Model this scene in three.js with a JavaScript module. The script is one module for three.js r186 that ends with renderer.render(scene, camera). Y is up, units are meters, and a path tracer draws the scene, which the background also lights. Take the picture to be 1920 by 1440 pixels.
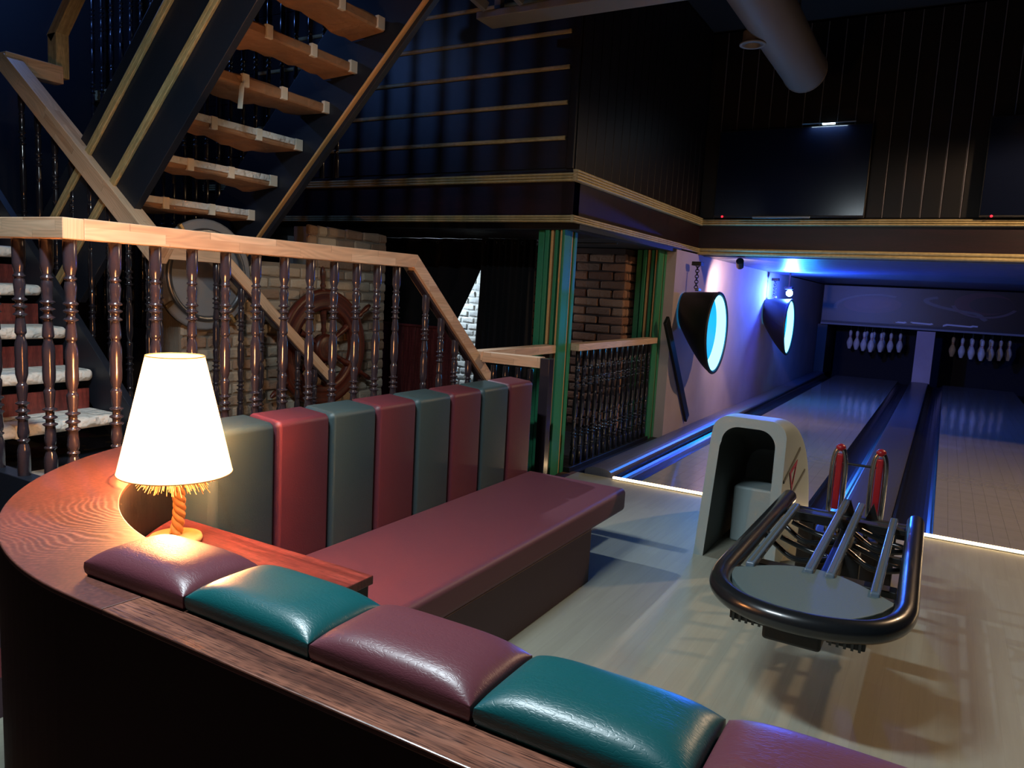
import * as THREE from 'three';
import { RoundedBoxGeometry } from 'three/addons/geometries/RoundedBoxGeometry.js';
import { ConvexGeometry } from 'three/addons/geometries/ConvexGeometry.js';
import { mergeGeometries } from 'three/addons/utils/BufferGeometryUtils.js';
import { RectAreaLightUniformsLib } from 'three/addons/lights/RectAreaLightUniformsLib.js';

// ------------------------------------------------------------------ camera, exposure, large lights
const scene = new THREE.Scene();
scene.background = new THREE.Color(0x000000);
const renderer = new THREE.WebGLRenderer({ antialias: true });
renderer.toneMapping = THREE.LinearToneMapping;
renderer.toneMappingExposure = 1.0;
renderer.shadowMap.enabled = true;
RectAreaLightUniformsLib.init();

const camera = new THREE.PerspectiveCamera(54.38, 1920 / 1440, 0.05, 80);
camera.position.set(0, 1.75, 0);
camera.rotation.order = 'YXZ';
camera.rotation.set(THREE.MathUtils.degToRad(-7.115), THREE.MathUtils.degToRad(29.774), THREE.MathUtils.degToRad(3.116));
scene.add(camera);

const V = (x, y, z) => new THREE.Vector3(x, y, z);
function areaLight(color, intensity, w, h, pos, target) {
  const l = new THREE.RectAreaLight(color, intensity, w, h);
  l.position.set(...pos); l.lookAt(...target); scene.add(l); return l;
}
function pointLight(color, intensity, pos, parent = scene, radius = 1.5) {
  const l = new THREE.PointLight(color, intensity, 0, 2);
  l.position.set(...pos); l.castShadow = true; l.shadow.radius = radius; l.shadow.mapSize.set(1024, 1024); parent.add(l); return l;
}
function spotLight(color, intensity, pos, target, angle, penumbra, parent = scene, radius = 2) {
  const l = new THREE.SpotLight(color, intensity, 0, angle, penumbra, 2);
  l.position.set(...pos); l.target.position.set(...target); parent.add(l, l.target); l.castShadow = true; l.shadow.radius = radius; l.shadow.mapSize.set(1024, 1024); return l;
}
const KEY = [-1.8, 3.8, -1.0], SIDE = [-5.3, 4.35, -5.0], AISLE = [0.6, 4.3, -4.6];
areaLight(0xdcecf4, 400, 0.9, 0.16, [KEY[0], KEY[1] - 0.03, KEY[2]], [KEY[0], 0, KEY[2]]);

// ------------------------------------------------------------------ helpers
let seed = 7;
const rnd = () => { seed |= 0; seed = seed + 0x6D2B79F5 | 0; let t = Math.imul(seed ^ seed >>> 15, 1 | seed); t = t + Math.imul(t ^ t >>> 7, 61 | t) ^ t; return ((t ^ t >>> 14) >>> 0) / 4294967296; };
const rr = (a, b) => a + (b - a) * rnd();
const taken = {};
const numbered = n => { const k = taken[n] = (taken[n] ?? -1) + 1; return k ? `${n}_${String(k).padStart(3, '0')}` : n; };
function tag(o, label, category, group, kind) { o.userData.label = label; o.userData.category = category; if (group) o.userData.group = group; if (kind) o.userData.kind = kind; return o; }
function thing(name, label, category, pos = [0, 0, 0], group) {
  const g = new THREE.Group(); g.name = numbered(name); g.position.set(...pos); scene.add(g); return tag(g, label, category, group);
}
function part(name, geo, mat, parent, pos, rot) {
  const m = new THREE.Mesh(geo, mat); m.name = parent === scene ? numbered(name) : name; m.castShadow = m.receiveShadow = true;
  if (pos) m.position.set(...pos); if (rot) m.rotation.set(...rot); parent.add(m); return m;
}
function struct(name, geo, mat, pos, label, category) {
  const m = part(name, geo, mat, scene, pos); return tag(m, label, category, undefined, 'structure');
}
// uv in metres by face direction; grain axis becomes u
function uvm(g, grain = 'x', off = [0, 0]) {
  if (g.index) g = g.toNonIndexed();
  const p = g.attributes.position, n = g.attributes.normal, uv = new Float32Array(p.count * 2), gi = 'xyz'.indexOf(grain);
  for (let t = 0; t < p.count; t += 3) {
    const s = [0, 0, 0];
    for (let k = 0; k < 3; k++) { s[0] += Math.abs(n.getX(t + k)); s[1] += Math.abs(n.getY(t + k)); s[2] += Math.abs(n.getZ(t + k)); }
    const a = s[0] >= s[1] && s[0] >= s[2] ? 0 : s[1] >= s[2] ? 1 : 2;
    const ax = [0, 1, 2].filter(q => q !== a); if (ax[1] === gi) ax.reverse();
    for (let k = 0; k < 3; k++) { const q = [p.getX(t + k), p.getY(t + k), p.getZ(t + k)]; uv[(t + k) * 2] = q[ax[0]] + off[0]; uv[(t + k) * 2 + 1] = q[ax[1]] + off[1]; }
  }
  g.setAttribute('uv', new THREE.BufferAttribute(uv, 2)); return g;
}
const B = (w, h, d, r = 0, grain = 'x', seg = 2) => uvm(r ? new RoundedBoxGeometry(w, h, d, seg, Math.min(r, w / 2.01, h / 2.01, d / 2.01)) : new THREE.BoxGeometry(w, h, d), grain, [rnd() * 3, rnd() * 3]);
// box given by its extents
function ext(name, x0, x1, y0, y1, z0, z1, mat, parent, r = 0, grain = 'x', seg = 2) {
  const b = B(Math.abs(x1 - x0), Math.abs(y1 - y0), Math.abs(z1 - z0), r, grain, seg);
  return part(name, b, mat, parent, [(x0 + x1) / 2, (y0 + y1) / 2, (z0 + z1) / 2]);
}
const move = (g, x, y, z) => g.translate(x, y, z);
// bar from a to b, w across (horizontal), h up
function barGeo(len, w, h, r = 0.006) { return B(len, h, w, r, 'x', 1); }
function bar(name, a, b, w, h, mat, parent, r = 0.006) {
  const A = V(...a), C = V(...b), d = C.clone().sub(A), L = d.length(); d.normalize();
  const side = Math.abs(d.y) > 0.999 ? V(0, 0, 1) : V(0, 1, 0).cross(d).normalize().negate();
  const up = side.clone().cross(d).normalize();
  const m = part(name, barGeo(L, w, h, r), mat, parent);
  m.quaternion.setFromRotationMatrix(new THREE.Matrix4().makeBasis(d, up, side.clone())); m.position.copy(A.add(C).multiplyScalar(0.5)); return m;
}
function tube(pts, r, seg = 40, rs = 10, closed = false) { return new THREE.TubeGeometry(new THREE.CatmullRomCurve3(pts.map(p => V(...p)), closed, 'centripetal'), seg, r, rs, closed); }
const lathe = (pts, seg = 24) => new THREE.LatheGeometry(pts.map(p => new THREE.Vector2(p[0], p[1])), seg);
function extrude(pts, depth, bevel = 0, holes = []) {
  const s = new THREE.Shape(pts.map(p => new THREE.Vector2(p[0], p[1])));
  for (const h of holes) s.holes.push(new THREE.Path(h.map(p => new THREE.Vector2(p[0], p[1]))));
  return new THREE.ExtrudeGeometry(s, { depth: depth - 2 * bevel, bevelEnabled: bevel > 0, bevelThickness: bevel, bevelSize: bevel, bevelOffset: -bevel, bevelSegments: 2, curveSegments: 8 }).translate(0, 0, bevel);
}
// plan outline [x, z] raised from y0 to y1
function plan(pts, y0, y1, bevel = 0, grain = 'x') { const g = extrude(pts.map(p => [p[0], -p[1]]), y1 - y0, bevel); g.rotateX(-Math.PI / 2); g.translate(0, y0, 0); return uvm(g, grain); }

// ------------------------------------------------------------------ textures (what surfaces are made of)
function lattice(n, s) { const a = new Float32Array(n * n); let q = s * 7919 + 13; for (let i = 0; i < a.length; i++) { q = Math.imul(q ^ q >>> 15, 0x2c1b3c6d) + 0x9e3779b9 | 0; let t = Math.imul(q ^ q >>> 12, 0x297a2d39); a[i] = ((t ^ t >>> 15) >>> 0) / 4294967296; } return a; }
const LAT = lattice(64, 3);
function vn(x, y, px, py) {                     // value noise, period px, py lattice cells
  const xi = Math.floor(x), yi = Math.floor(y), fx = x - xi, fy = y - yi, u = fx * fx * (3 - 2 * fx), v = fy * fy * (3 - 2 * fy);
  const m = (a, b) => ((a % b) + b) % b, g = (i, j) => LAT[(m(j, py) & 63) * 64 + (m(i, px) & 63)];
  return (g(xi, yi) * (1 - u) + g(xi + 1, yi) * u) * (1 - v) + (g(xi, yi + 1) * (1 - u) + g(xi + 1, yi + 1) * u) * v;
}
const fb = (u, v, fx, fy, oct = 4) => { let s = 0, a = 0.5, t = 0; for (let o = 0; o < oct; o++) { s += a * vn(u * fx + o * 3.7 * 0, v * fy, fx, fy); t += a; a *= 0.5; fx *= 2; fy *= 2; } return s / t; };
function texture(w, h, fn, srgb, rep) {
  const d = new Uint8Array(w * h * 4);
  for (let y = 0; y < h; y++) for (let x = 0; x < w; x++) { const c = fn(x / w, y / h), i = (y * w + x) * 4; const a = Array.isArray(c) ? c : [c, c, c]; for (let k = 0; k < 3; k++) d[i + k] = Math.max(0, Math.min(255, a[k] * (srgb ? 1 : 255))); d[i + 3] = 255; }
  const t = new THREE.DataTexture(d, w, h); t.wrapS = t.wrapT = THREE.RepeatWrapping; t.magFilter = THREE.LinearFilter; t.minFilter = THREE.LinearMipmapLinearFilter; t.generateMipmaps = true;
  if (srgb) t.colorSpace = THREE.SRGBColorSpace; t.repeat.set(rep[0], rep[1]); t.needsUpdate = true; return t;
}
const mix = (a, b, t) => a.map((v, i) => v + (b[i] - v) * t);
const std = o => new THREE.MeshStandardMaterial(o);
const phys = o => new THREE.MeshPhysicalMaterial(o);
// oak: long pores and flecks along u
function oakFn(u, v, wav = 0.02) {
  const w = v + wav * fb(u, v, 3, 4, 3), band = fb(u, w, 4, 24, 2), pore = fb(u, w, 24, 180 > 64 ? 64 : 180, 2), fine = vn(u * 60, w * 256, 60, 256);
  return { band, pore, fine };
}
function woodTex(dark, light, poreC, rep, wav, seedv = 0) {
  return texture(1024, 512, (u, v) => {
    const { band, pore, fine } = oakFn(u, v, wav); let c = mix(dark, light, Math.min(1, Math.max(0, band * 1.3 - 0.15)));
    const streak = Math.max(0, vn(u * 32, v * 512 % 512, 32, 512) - 0.62) * 2.2; c = mix(c, poreC, Math.min(1, streak * 1.15));
    return c.map(q => q * (0.9 + 0.2 * fine) * (0.92 + 0.16 * pore));
  }, true, rep);
}
const oakMap = woodTex([72, 42, 34], [132, 86, 68], [34, 18, 15], [0.8, 1.6], 0.02);
const oakBump = texture(512, 512, (u, v) => 0.6 - 0.5 * Math.max(0, vn(u * 32, v * 512 % 512, 32, 512) - 0.6) * 2 + 0.2 * vn(u * 20, v * 200, 20, 200), false, [0.8, 1.6]);
// curved board: cathedral figure, drawn as growth rings around an off-centre heart
const cathMap = texture(1024, 1024, (u, v) => {
  const dx = u - 0.1, dy = v - 0.8, r = Math.sqrt(dx * dx + dy * dy) * (1 + 0.35 * (fb(u, v, 4, 4, 3) - 0.5)) + 0.05 * fb(u, v, 10, 10, 3);
  const ring = Math.pow(0.5 + 0.5 * Math.sin(r * 560), 2), mask = Math.max(0, 1 - Math.hypot(u - 0.3, v - 0.85) / 0.2) * 1.6 * Math.min(1, 0.3 + fb(u, v, 6, 6, 2)), fine = vn(u * 256, v * 256, 256, 256), fleck = Math.max(0, vn(u * 128, v * 400 % 400, 128, 400) - 0.7) * 2;
  return mix([84, 46, 37], [158, 108, 84], Math.min(1, ring * 1.0 * mask + fleck * 0.35)).map(q => q * (0.88 + 0.24 * fine));
}, true, [0.55, 0.55]);
const redMap = woodTex([84, 34, 32], [122, 58, 52], [52, 20, 20], [0.9, 1.8], 0.015);
const darkWoodMap = woodTex([38, 24, 26], [56, 36, 38], [22, 14, 16], [0.6, 1.0], 0.02);
const pineMap = texture(1024, 512, (u, v) => {          // finger-jointed staves
  const row = Math.floor(v * 12), uo = u * 4 + row * 0.371 + (row % 3) * 0.21, bi = Math.floor(uo % 4), h = LAT[(row * 5 + ((bi % 4) + 4) % 4) % 4096 * 7 % 4096];
  const g = fb(u + h, v, 8, 48, 3), ring = 0.5 + 0.5 * Math.sin((v * 60 + fb(u + h, v, 4, 6, 2) * 14) * 2.2); const f = uo % 1;
  let c = mix([192, 150, 116], [228, 196, 164], h * 0.7 + 0.3 * g); c = c.map(q => q * (0.93 + 0.07 * ring)); if (f < 0.006) c = c.map(q => q * 0.8); return c;
}, true, [0.6, 2]);
const pineDarkMap = woodTex([160, 142, 98], [196, 178, 130], [130, 112, 72], [0.6, 2], 0.01);
const leatherBump = texture(1024, 1024, (u, v) => {
  const x = u + 0.015 * fb(u, v, 8, 8, 3), y = v + 0.03 * fb(u, v, 6, 6, 2);
  const cr = Math.min(1, Math.abs(fb(x, y, 20, 60, 2) - 0.5) * 9), pebble = vn(u * 300 % 256, v * 300 % 256, 256, 256);
  return 0.35 + 0.5 * cr + 0.13 * pebble;
}, false, [3.6, 3.6]);
const grainBump = texture(512, 512, (u, v) => 0.5 + 0.4 * (vn(u * 128, v * 128, 128, 128) - 0.5) + 0.3 * (vn(u * 256, v * 256, 256, 256) - 0.5), false, [3, 3]);
const laminateMap = texture(1024, 1024, (u, v) => {     // approach boards: u across (x), v along (z)
  const n = 16, b = Math.floor(u * n), h = LAT[(b * 37) % 4096], seg = Math.floor((v + h) * 2), h2 = LAT[(b * 91 + seg * 17) % 4096];
  const g = fb(u, v + h, 64, 6, 3); let c = mix([158, 156, 140], [176, 174, 158], h2 * 0.3 + g * 0.7);
  const f = (u * n) % 1; if (f < 0.02) c = c.map(q => q * 0.96);
  return c;
}, true, [0.8, 0.5]);
const plasterMap = texture(512, 512, (u, v) => mix([168, 150, 150], [192, 176, 176], fb(u, v, 4, 4, 5)), true, [0.5, 0.5]);
const brickBump = texture(256, 256, (u, v) => fb(u, v, 12, 12, 4), false, [4, 4]);
const clothBump = texture(256, 256, (u, v) => 0.5 + 0.25 * Math.sin(u * 6.283 * 64) + 0.25 * Math.sin(v * 6.283 * 64), false, [6, 6]);
const paperBump = texture(512, 512, (u, v) => { const a = Math.abs(fb(u, v, 5, 5, 4) - 0.5) * 4; return Math.min(1, a); }, false, [2.5, 2.5]);
const cardMap = texture(256, 256, (u, v) => mix([146, 108, 78], [172, 132, 98], fb(u, v, 6, 10, 4)), true, [2, 2]);

const carpetMap = texture(512, 512, (u, v) => { const a = fb(u, v, 9, 9, 2), b = fb(u, v, 5, 5, 2); return a > 0.58 ? [92, 62, 30] : b > 0.55 ? [84, 28, 30] : [36, 16, 20]; }, true, [0.7, 0.7]);
const M = {
  oak: std({ map: oakMap, bumpMap: oakBump, bumpScale: 0.0006, roughness: 0.3 }),
  oakCurve: std({ map: cathMap, roughness: 0.45 }),
  partition: std({ map: darkWoodMap, color: 0x5e3434, roughness: 0.62 }),
  redWood: std({ map: redMap, bumpMap: oakBump, bumpScale: 0.0005, roughness: 0.4 }),
  pine: std({ map: pineMap, roughness: 0.5 }),
  pineTrim: std({ map: pineDarkMap, roughness: 0.5 }),
  baluster: phys({ color: 0x322a31, roughness: 0.22, clearcoat: 0.6, clearcoatRoughness: 0.15 }),
  balusterBlack: phys({ color: 0x1c1a20, roughness: 0.18, clearcoat: 0.5, clearcoatRoughness: 0.1 }),
  maroonLeather: phys({ color: 0x5c3038, roughness: 0.38, bumpMap: leatherBump, bumpScale: 0.0003 }),
  tealLeather: phys({ color: 0x0b4b4e, roughness: 0.36, bumpMap: leatherBump, bumpScale: 0.0003 }),
  redVinyl: std({ color: 0x622a33, roughness: 0.5, bumpMap: grainBump, bumpScale: 0.0006 }),
  greenVinyl: std({ color: 0x38494b, roughness: 0.5, bumpMap: grainBump, bumpScale: 0.0006 }),
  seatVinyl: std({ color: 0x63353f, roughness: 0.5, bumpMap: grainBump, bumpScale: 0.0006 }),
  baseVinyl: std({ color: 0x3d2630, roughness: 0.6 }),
  navy: std({ color: 0x14171f, roughness: 0.6 }),
  boardDark: std({ map: darkWoodMap, color: 0x8a8090, roughness: 0.45 }),
  boardNavy: std({ map: darkWoodMap, color: 0x3c4254, roughness: 0.42 }),
  carpet: std({ map: carpetMap, roughness: 0.95 }),
  slat: std({ color: 0x5a6078, roughness: 0.35 }),
  fascia: std({ map: darkWoodMap, color: 0xc090ac, roughness: 0.4 }),
  stringer: std({ color: 0x161c28, roughness: 0.5 }),
  green: std({ color: 0x2c7c56, roughness: 0.42 }),
  gold: std({ color: 0xd0a066, roughness: 0.45 }),
  black: std({ color: 0x0d0d10, roughness: 0.5 }),
  blackGloss: phys({ color: 0x0a0b10, roughness: 0.15 }),
  blackTube: phys({ color: 0x16191c, roughness: 0.28, clearcoat: 0.3 }),
  curtain: std({ color: 0x0e0d13, roughness: 0.95, bumpMap: clothBump, bumpScale: 0.0008, side: THREE.DoubleSide }),
  plaster: std({ map: plasterMap, roughness: 0.8 }),
  wallDark: std({ color: 0x12141b, roughness: 0.8 }),
  mortar: std({ color: 0x7d7468, roughness: 0.95, bumpMap: brickBump, bumpScale: 0.004 }),
  mortarDark: std({ color: 0x3a2a26, roughness: 0.95 }),
  whiteMortar: std({ color: 0xc6c8c4, roughness: 0.95 }),
  floor: std({ map: laminateMap, color: 0xe2e4e2, roughness: 0.55 }),
  lane: phys({ map: laminateMap, color: 0xf0ecf4, roughness: 0.12, clearcoat: 0.5, clearcoatRoughness: 0.05 }),
  gutter: phys({ color: 0x1a1d28, roughness: 0.25 }),
  cap: phys({ color: 0x4a4a50, roughness: 0.3 }),
  capLight: phys({ color: 0x5d5c66, roughness: 0.35 }),
  foam: std({ color: 0xdcdcd6, roughness: 0.9, bumpMap: paperBump, bumpScale: 0.012 }),
  card: std({ map: cardMap, roughness: 0.8, bumpMap: paperBump, bumpScale: 0.004 }),
  tape: std({ color: 0xddd6c4, roughness: 0.6 }),
  wheel: std({ map: oakMap, color: 0xc89080, roughness: 0.4 }),
  grey: std({ color: 0x77787c, roughness: 0.55 }),
  duct: std({ color: 0x746c6a, roughness: 0.6, metalness: 0.2 }),
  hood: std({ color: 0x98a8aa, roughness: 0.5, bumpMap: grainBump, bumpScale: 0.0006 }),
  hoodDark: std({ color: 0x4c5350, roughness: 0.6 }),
  plate: std({ color: 0x556668, roughness: 0.6, bumpMap: grainBump, bumpScale: 0.001 }),
  railPlastic: phys({ color: 0x55687a, roughness: 0.2 }),
  chrome: std({ color: 0xb9bcc0, roughness: 0.2, metalness: 1 }),
  red: std({ color: 0xa3202a, roughness: 0.35 }),
  rope: std({ color: 0xc49a62, roughness: 0.9 }),
  pin: phys({ color: 0xd8d4c8, roughness: 0.3 }),
  steel: std({ color: 0x8a8d92, roughness: 0.35, metalness: 0.9 }),
  brass: std({ color: 0xa08860, roughness: 0.35, metalness: 0.8 }),
};
const glow = (c, k) => std({ color: 0x000000, emissive: c, emissiveIntensity: k, roughness: 0.6 });

// ------------------------------------------------------------------ floor, walls, ceiling
const FZ = -6.65;
struct('floor', uvm(new THREE.BoxGeometry(8.5, 0.3, 5.55), 'x'), M.floor, [1.25, -0.15, FZ + 2.775], 'pale grey-beige laminate approach floor in front of the lanes', 'floor');
struct('floor_carpet', uvm(new THREE.BoxGeometry(13.5, 0.3, 4.7), 'x'), M.carpet, [-1.25, -0.15, -1.1 + 2.35], 'dark patterned carpet on the near side of the partition', 'floor');
struct('floor_stairs', uvm(new THREE.BoxGeometry(5.0, 0.3, 5.55), 'x'), M.carpet, [-5.5, -0.15, FZ + 2.775], 'dark patterned carpet around the foot of the stairs', 'floor');
struct('floor_under', new THREE.BoxGeometry(13.5, 0.2, 16.6), M.navy, [-1.25, -0.35, FZ - 8.3], 'dark subfloor below the lanes', 'floor');
struct('floor_lounge', new THREE.BoxGeometry(5.0, 0.14, 3.3), M.navy, [-5.5, -0.07, FZ - 1.65], 'dark floor behind the turned balustrade', 'floor');
struct('ceiling', new THREE.BoxGeometry(13.5, 0.2, 27.4), M.wallDark, [-1.25, 5.3, -9.9], 'dark ceiling of the hall', 'ceiling');
struct('wall_left', new THREE.BoxGeometry(0.2, 5.8, 27.4), M.wallDark, [-8.0, 2.4, -9.9], 'dark navy wall behind the staircase', 'wall');
struct('wall_right', new THREE.BoxGeometry(0.2, 5.8, 27.4), M.wallDark, [5.5, 2.4, -9.9], 'dark side wall out of view on the right', 'wall');
struct('wall_back', new THREE.BoxGeometry(13.7, 5.8, 0.2), M.wallDark, [-1.25, 2.4, 3.7], 'dark wall behind the viewer', 'wall');
struct('wall_far', new THREE.BoxGeometry(13.7, 5.8, 0.2), M.wallDark, [-1.25, 2.4, -23.5], 'dark wall behind the pin decks', 'wall');

// lanes
const LZ = -21.3;
function lane(x0, x1, label) {
  const t = thing('bowling_lane', label, 'bowling lane', [0, 0, 0], 'bowling lanes');
  const n = 14, w = (x1 - x0) / n, g = B(w - 0.0012, 0.06, FZ - LZ - 0.05, 0, 'z');
  for (let i = 0; i < n; i++) part('plank', g, M.lane, t, [x0 + w * (i + 0.5), -0.03, (FZ + LZ) / 2 - 0.02]);
  return t;
}
lane(-2.37, -0.90, 'glossy bowling lane beside the lilac wall with the two cyan lamps');
lane(0.09, 1.56, 'glossy bowling lane at the right edge beyond the ball rack');
function gutter(x0, x1, label) {
  const r = (x1 - x0) / 2, pts = []; for (let i = 0; i <= 12; i++) { const a = Math.PI * i / 12; pts.push([-r * Math.cos(a), -0.075 * Math.sin(a)]); }
  for (let i = 12; i >= 0; i--) { const a = Math.PI * i / 12; pts.push([-(r + 0.001) * Math.cos(a), -0.085 * Math.sin(a) - 0.004]); }
  const g = extrude(pts, FZ - LZ - 0.06); g.translate((x0 + x1) / 2, 0, LZ + 0.01);
  const m = part('lane_gutter', g, M.gutter, scene); tag(m, label, 'gutter', 'lane gutters');
}
gutter(-2.65, -2.372, 'dark gutter along the lilac lane wall');
gutter(-0.898, -0.62, 'dark gutter on the right of the lane beside the lilac wall');
gutter(-0.22, 0.088, 'dark gutter on the left of the right-hand lane');
function cap(x0, x1, y, mat, label, round) {
  const pts = []; const w = x1 - x0; for (let i = 0; i <= 10; i++) { const a = Math.PI * i / 10; pts.push([x0 + w / 2 - Math.cos(a) * w / 2, y - round + Math.sin(a) * round]); } pts.push([x1, -0.1], [x0, -0.1]);
  const g = extrude(pts, FZ - LZ - 0.06); g.translate(0, 0, LZ + 0.01);
  tag(part('lane_divider', g, mat, scene), label, 'lane divider', 'lane dividers');
}
cap(-2.947, -2.66, 0.07, M.capLight, 'rounded grey capping at the foot of the lilac wall', 0.05);
cap(-0.615, -0.225, 0.03, M.cap, 'flat grey capping between the two lanes', 0.012);
cap(1.86, 2.3, 0.03, M.cap, 'flat grey capping past the right-hand lane', 0.012);
// LED strip at the foul line
for (const [x0, x1, lb] of [[-2.62, 2.6, 'glowing warm white light strip set across the floor at the foul line']]) {
  const t = thing('led_strip', lb, 'light strip', [0, 0, FZ + 0.012]);
  ext('channel', x0, x1, 0, 0.006, -0.026, 0.026, M.steel, t);
  ext('diffuser', x0 + 0.004, x1 - 0.004, 0.006, 0.022, -0.016, 0.016, glow(0xffd9a0, 9), t);
  areaLight(0xffd2a0, 16, 5.2, 0.03, [(x0 + x1) / 2, 0.03, FZ + 0.012], [(x0 + x1) / 2, 2, FZ + 0.012]);
}

// lane wall with the slanted timber
struct('wall_lane', uvm(new THREE.BoxGeometry(0.2, 2.36, 13.4), 'z'), M.plaster, [-3.05, 1.18, -15.75], 'lilac-lit plastered wall along the first lane', 'wall');
{ const t = bar('leaning_timber', [-2.92, 1.5, -8.76], [-2.92, 0.15, -9.95], 0.04, 0.13, M.black, scene); tag(t, 'slanted black timber on the lilac wall beside the green post', 'timber'); }

// ------------------------------------------------------------------ mezzanine walls: boards and trims
const YB = 2.41, YT = 2.77;
function trimProfile(h, ridges, proud) {
  const p = [[0, 0]]; for (let r = 0; r < ridges; r++) { const y0 = h * r / ridges, y1 = h * (r + 1) / ridges; for (let i = 0; i <= 5; i++) { const a = Math.PI * i / 5; p.push([proud * (0.55 + 0.45 * Math.sin(a)), y0 + (y1 - y0) * (0.5 - 0.5 * Math.cos(a))]); } } p.push([0, h]); return p;
}
// run along x at z (facing +z), along z at x (facing +x)
function trimX(x0, x1, y, z, h, ridges, proud, parent, name = 'trim') { const g = extrude(trimProfile(h, ridges, proud), x1 - x0); g.rotateY(-Math.PI / 2); g.translate(x1, y, z); return part(name, uvm(g, 'x'), M.pineTrim, parent); }
function trimZ(z0, z1, y, x, h, ridges, proud, parent, name = 'trim') { const g = extrude(trimProfile(h, ridges, proud), Math.abs(z1 - z0)); g.translate(x, y, Math.min(z0, z1)); return part(name, uvm(g, 'z'), M.pineTrim, parent); }
{ // left upper face (faces the viewer), horizontal boards with half-round battens
  const w = struct('wall_mezzanine', new THREE.BoxGeometry(4.9, 2.75, 0.1), M.navy, [-5.46, 3.8, -6.19], 'dark boarded upper wall with pale horizontal battens beside the staircase', 'wall');
  const L = new THREE.Group(); L.name = 'boards'; L.position.set(5.46, -3.8, 6.19); w.add(L);
  let y = 2.85; for (const y2 of [3.117, 3.42, 3.722, 4.02, 4.32, 4.62, 4.92, 5.18]) { ext('board', -7.9, -3.075, y + 0.008, y2 - 0.008, -6.14, -6.122, M.boardDark, L); y = y2; }
  for (const yb of [3.117, 3.42, 3.722, 4.02, 4.32]) trimX(-7.0, -3.09, yb - 0.018, -6.122, 0.036, 1, 0.022, L, 'batten');
  ext('corner_board', -3.07, -3.0, 2.85, 5.18, -6.14, -6.112, M.boardDark, L, 0.004, 'y');
}
{ // side of the mezzanine (faces the lanes), vertical boards
  const w = struct('wall_mezzanine_side', new THREE.BoxGeometry(0.1, 2.75, 3.8), M.navy, [-3.06, 3.8, -8.09], 'near-black upper side wall of vertical boards running back to the screens', 'wall');
  const n = 19, d = 3.86 / n, g = B(0.018, 2.33, d - 0.008, 0.004, 'y', 1);
  for (let i = 0; i < n; i++) part('board', g, M.boardDark, w, [0.056, 0.205, 1.97 - d * (i + 0.5) - 0.04]);
}
{ // screen wall
  const w = struct('wall_screen', new THREE.BoxGeometry(8.4, 2.75, 0.12), M.navy, [1.2, 3.8, -10.08], 'dark wall of vertical boards with pale strips behind the screens', 'wall');
  const n = 40, d = 0.2, g = B(d - 0.016, 2.33, 0.018, 0.004, 'y', 1), s = B(0.011, 2.33, 0.02, 0.003, 'y', 1);
  for (let i = 0; i < n; i++) { part('board', g, M.boardNavy, w, [-4.2 + d * (i + 0.5), 0.205, 0.068]); if (i) part('strip', s, M.capLight, w, [-4.2 + d * i, 0.205, 0.071]); }
}
{ // fascia band with trims on three sides
  const f = (n, g, p, lb) => struct(n, uvm(g, 'x'), M.fascia, p, lb, 'fascia');
  const a = f('trim_1', new THREE.BoxGeometry(4.94, 0.44, 0.12), [-5.44, 2.61, -6.17], 'dark fascia board with ribbed pale trims above the black curtains');
  const h1 = new THREE.Group(); h1.name = 'mouldings'; h1.position.set(5.44, -2.61, 6.17); a.add(h1);
  trimX(-7.9, -2.96, YT - 0.035, -6.11, 0.075, 3, 0.045, h1, 'ribbed_moulding'); trimX(-7.9, -2.965, YB - 0.03, -6.11, 0.062, 3, 0.04, h1, 'ribbed_moulding');
  const b = f('trim_2', new THREE.BoxGeometry(0.12, 0.44, 3.9), [-3.03, 2.61, -8.06], 'dark fascia board with orange-lit trims along the side of the mezzanine');
  const h2 = new THREE.Group(); h2.name = 'mouldings'; h2.position.set(3.03, -2.61, 8.06); b.add(h2);
  trimZ(-10.0, -6.07, YT - 0.035, -2.97, 0.1, 4, 0.05, h2, 'ribbed_moulding'); trimZ(-10.0, -6.07, YB - 0.03, -2.97, 0.062, 3, 0.04, h2, 'ribbed_moulding');
  const c = f('trim_3', new THREE.BoxGeometry(8.36, 0.44, 0.12), [1.21, 2.6, -10.05], 'dark fascia board with bright pale trims below the screens');
  const h3 = new THREE.Group(); h3.name = 'mouldings'; h3.position.set(-1.21, -2.6, 10.05); c.add(h3);
  trimX(-2.96, 5.38, YT - 0.03, -9.99, 0.08, 3, 0.06, h3, 'ribbed_moulding'); trimX(-2.96, 5.38, YB - 0.055, -9.99, 0.09, 2, 0.05, h3, 'ribbed_moulding');
}
{ // soffits
  struct('ceiling_soffit', new THREE.BoxGeometry(4.94, 0.06, 3.0), M.navy, [-5.43, 2.36, -7.75], 'dark soffit under the mezzanine', 'ceiling');
  const s = struct('ceiling_lanes', new THREE.BoxGeometry(8.4, 0.08, 12.6), M.slat, [1.25, 2.42, -16.4], 'dark slatted ceiling low over the lanes', 'ceiling');
  const g = B(8.4, 0.035, 0.2, 0.012, 'x', 1);
  for (let i = 0; i < 26; i++) part('slat', g, M.slat, s, [0, -0.055, 6.12 - i * 0.235]);
}

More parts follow.
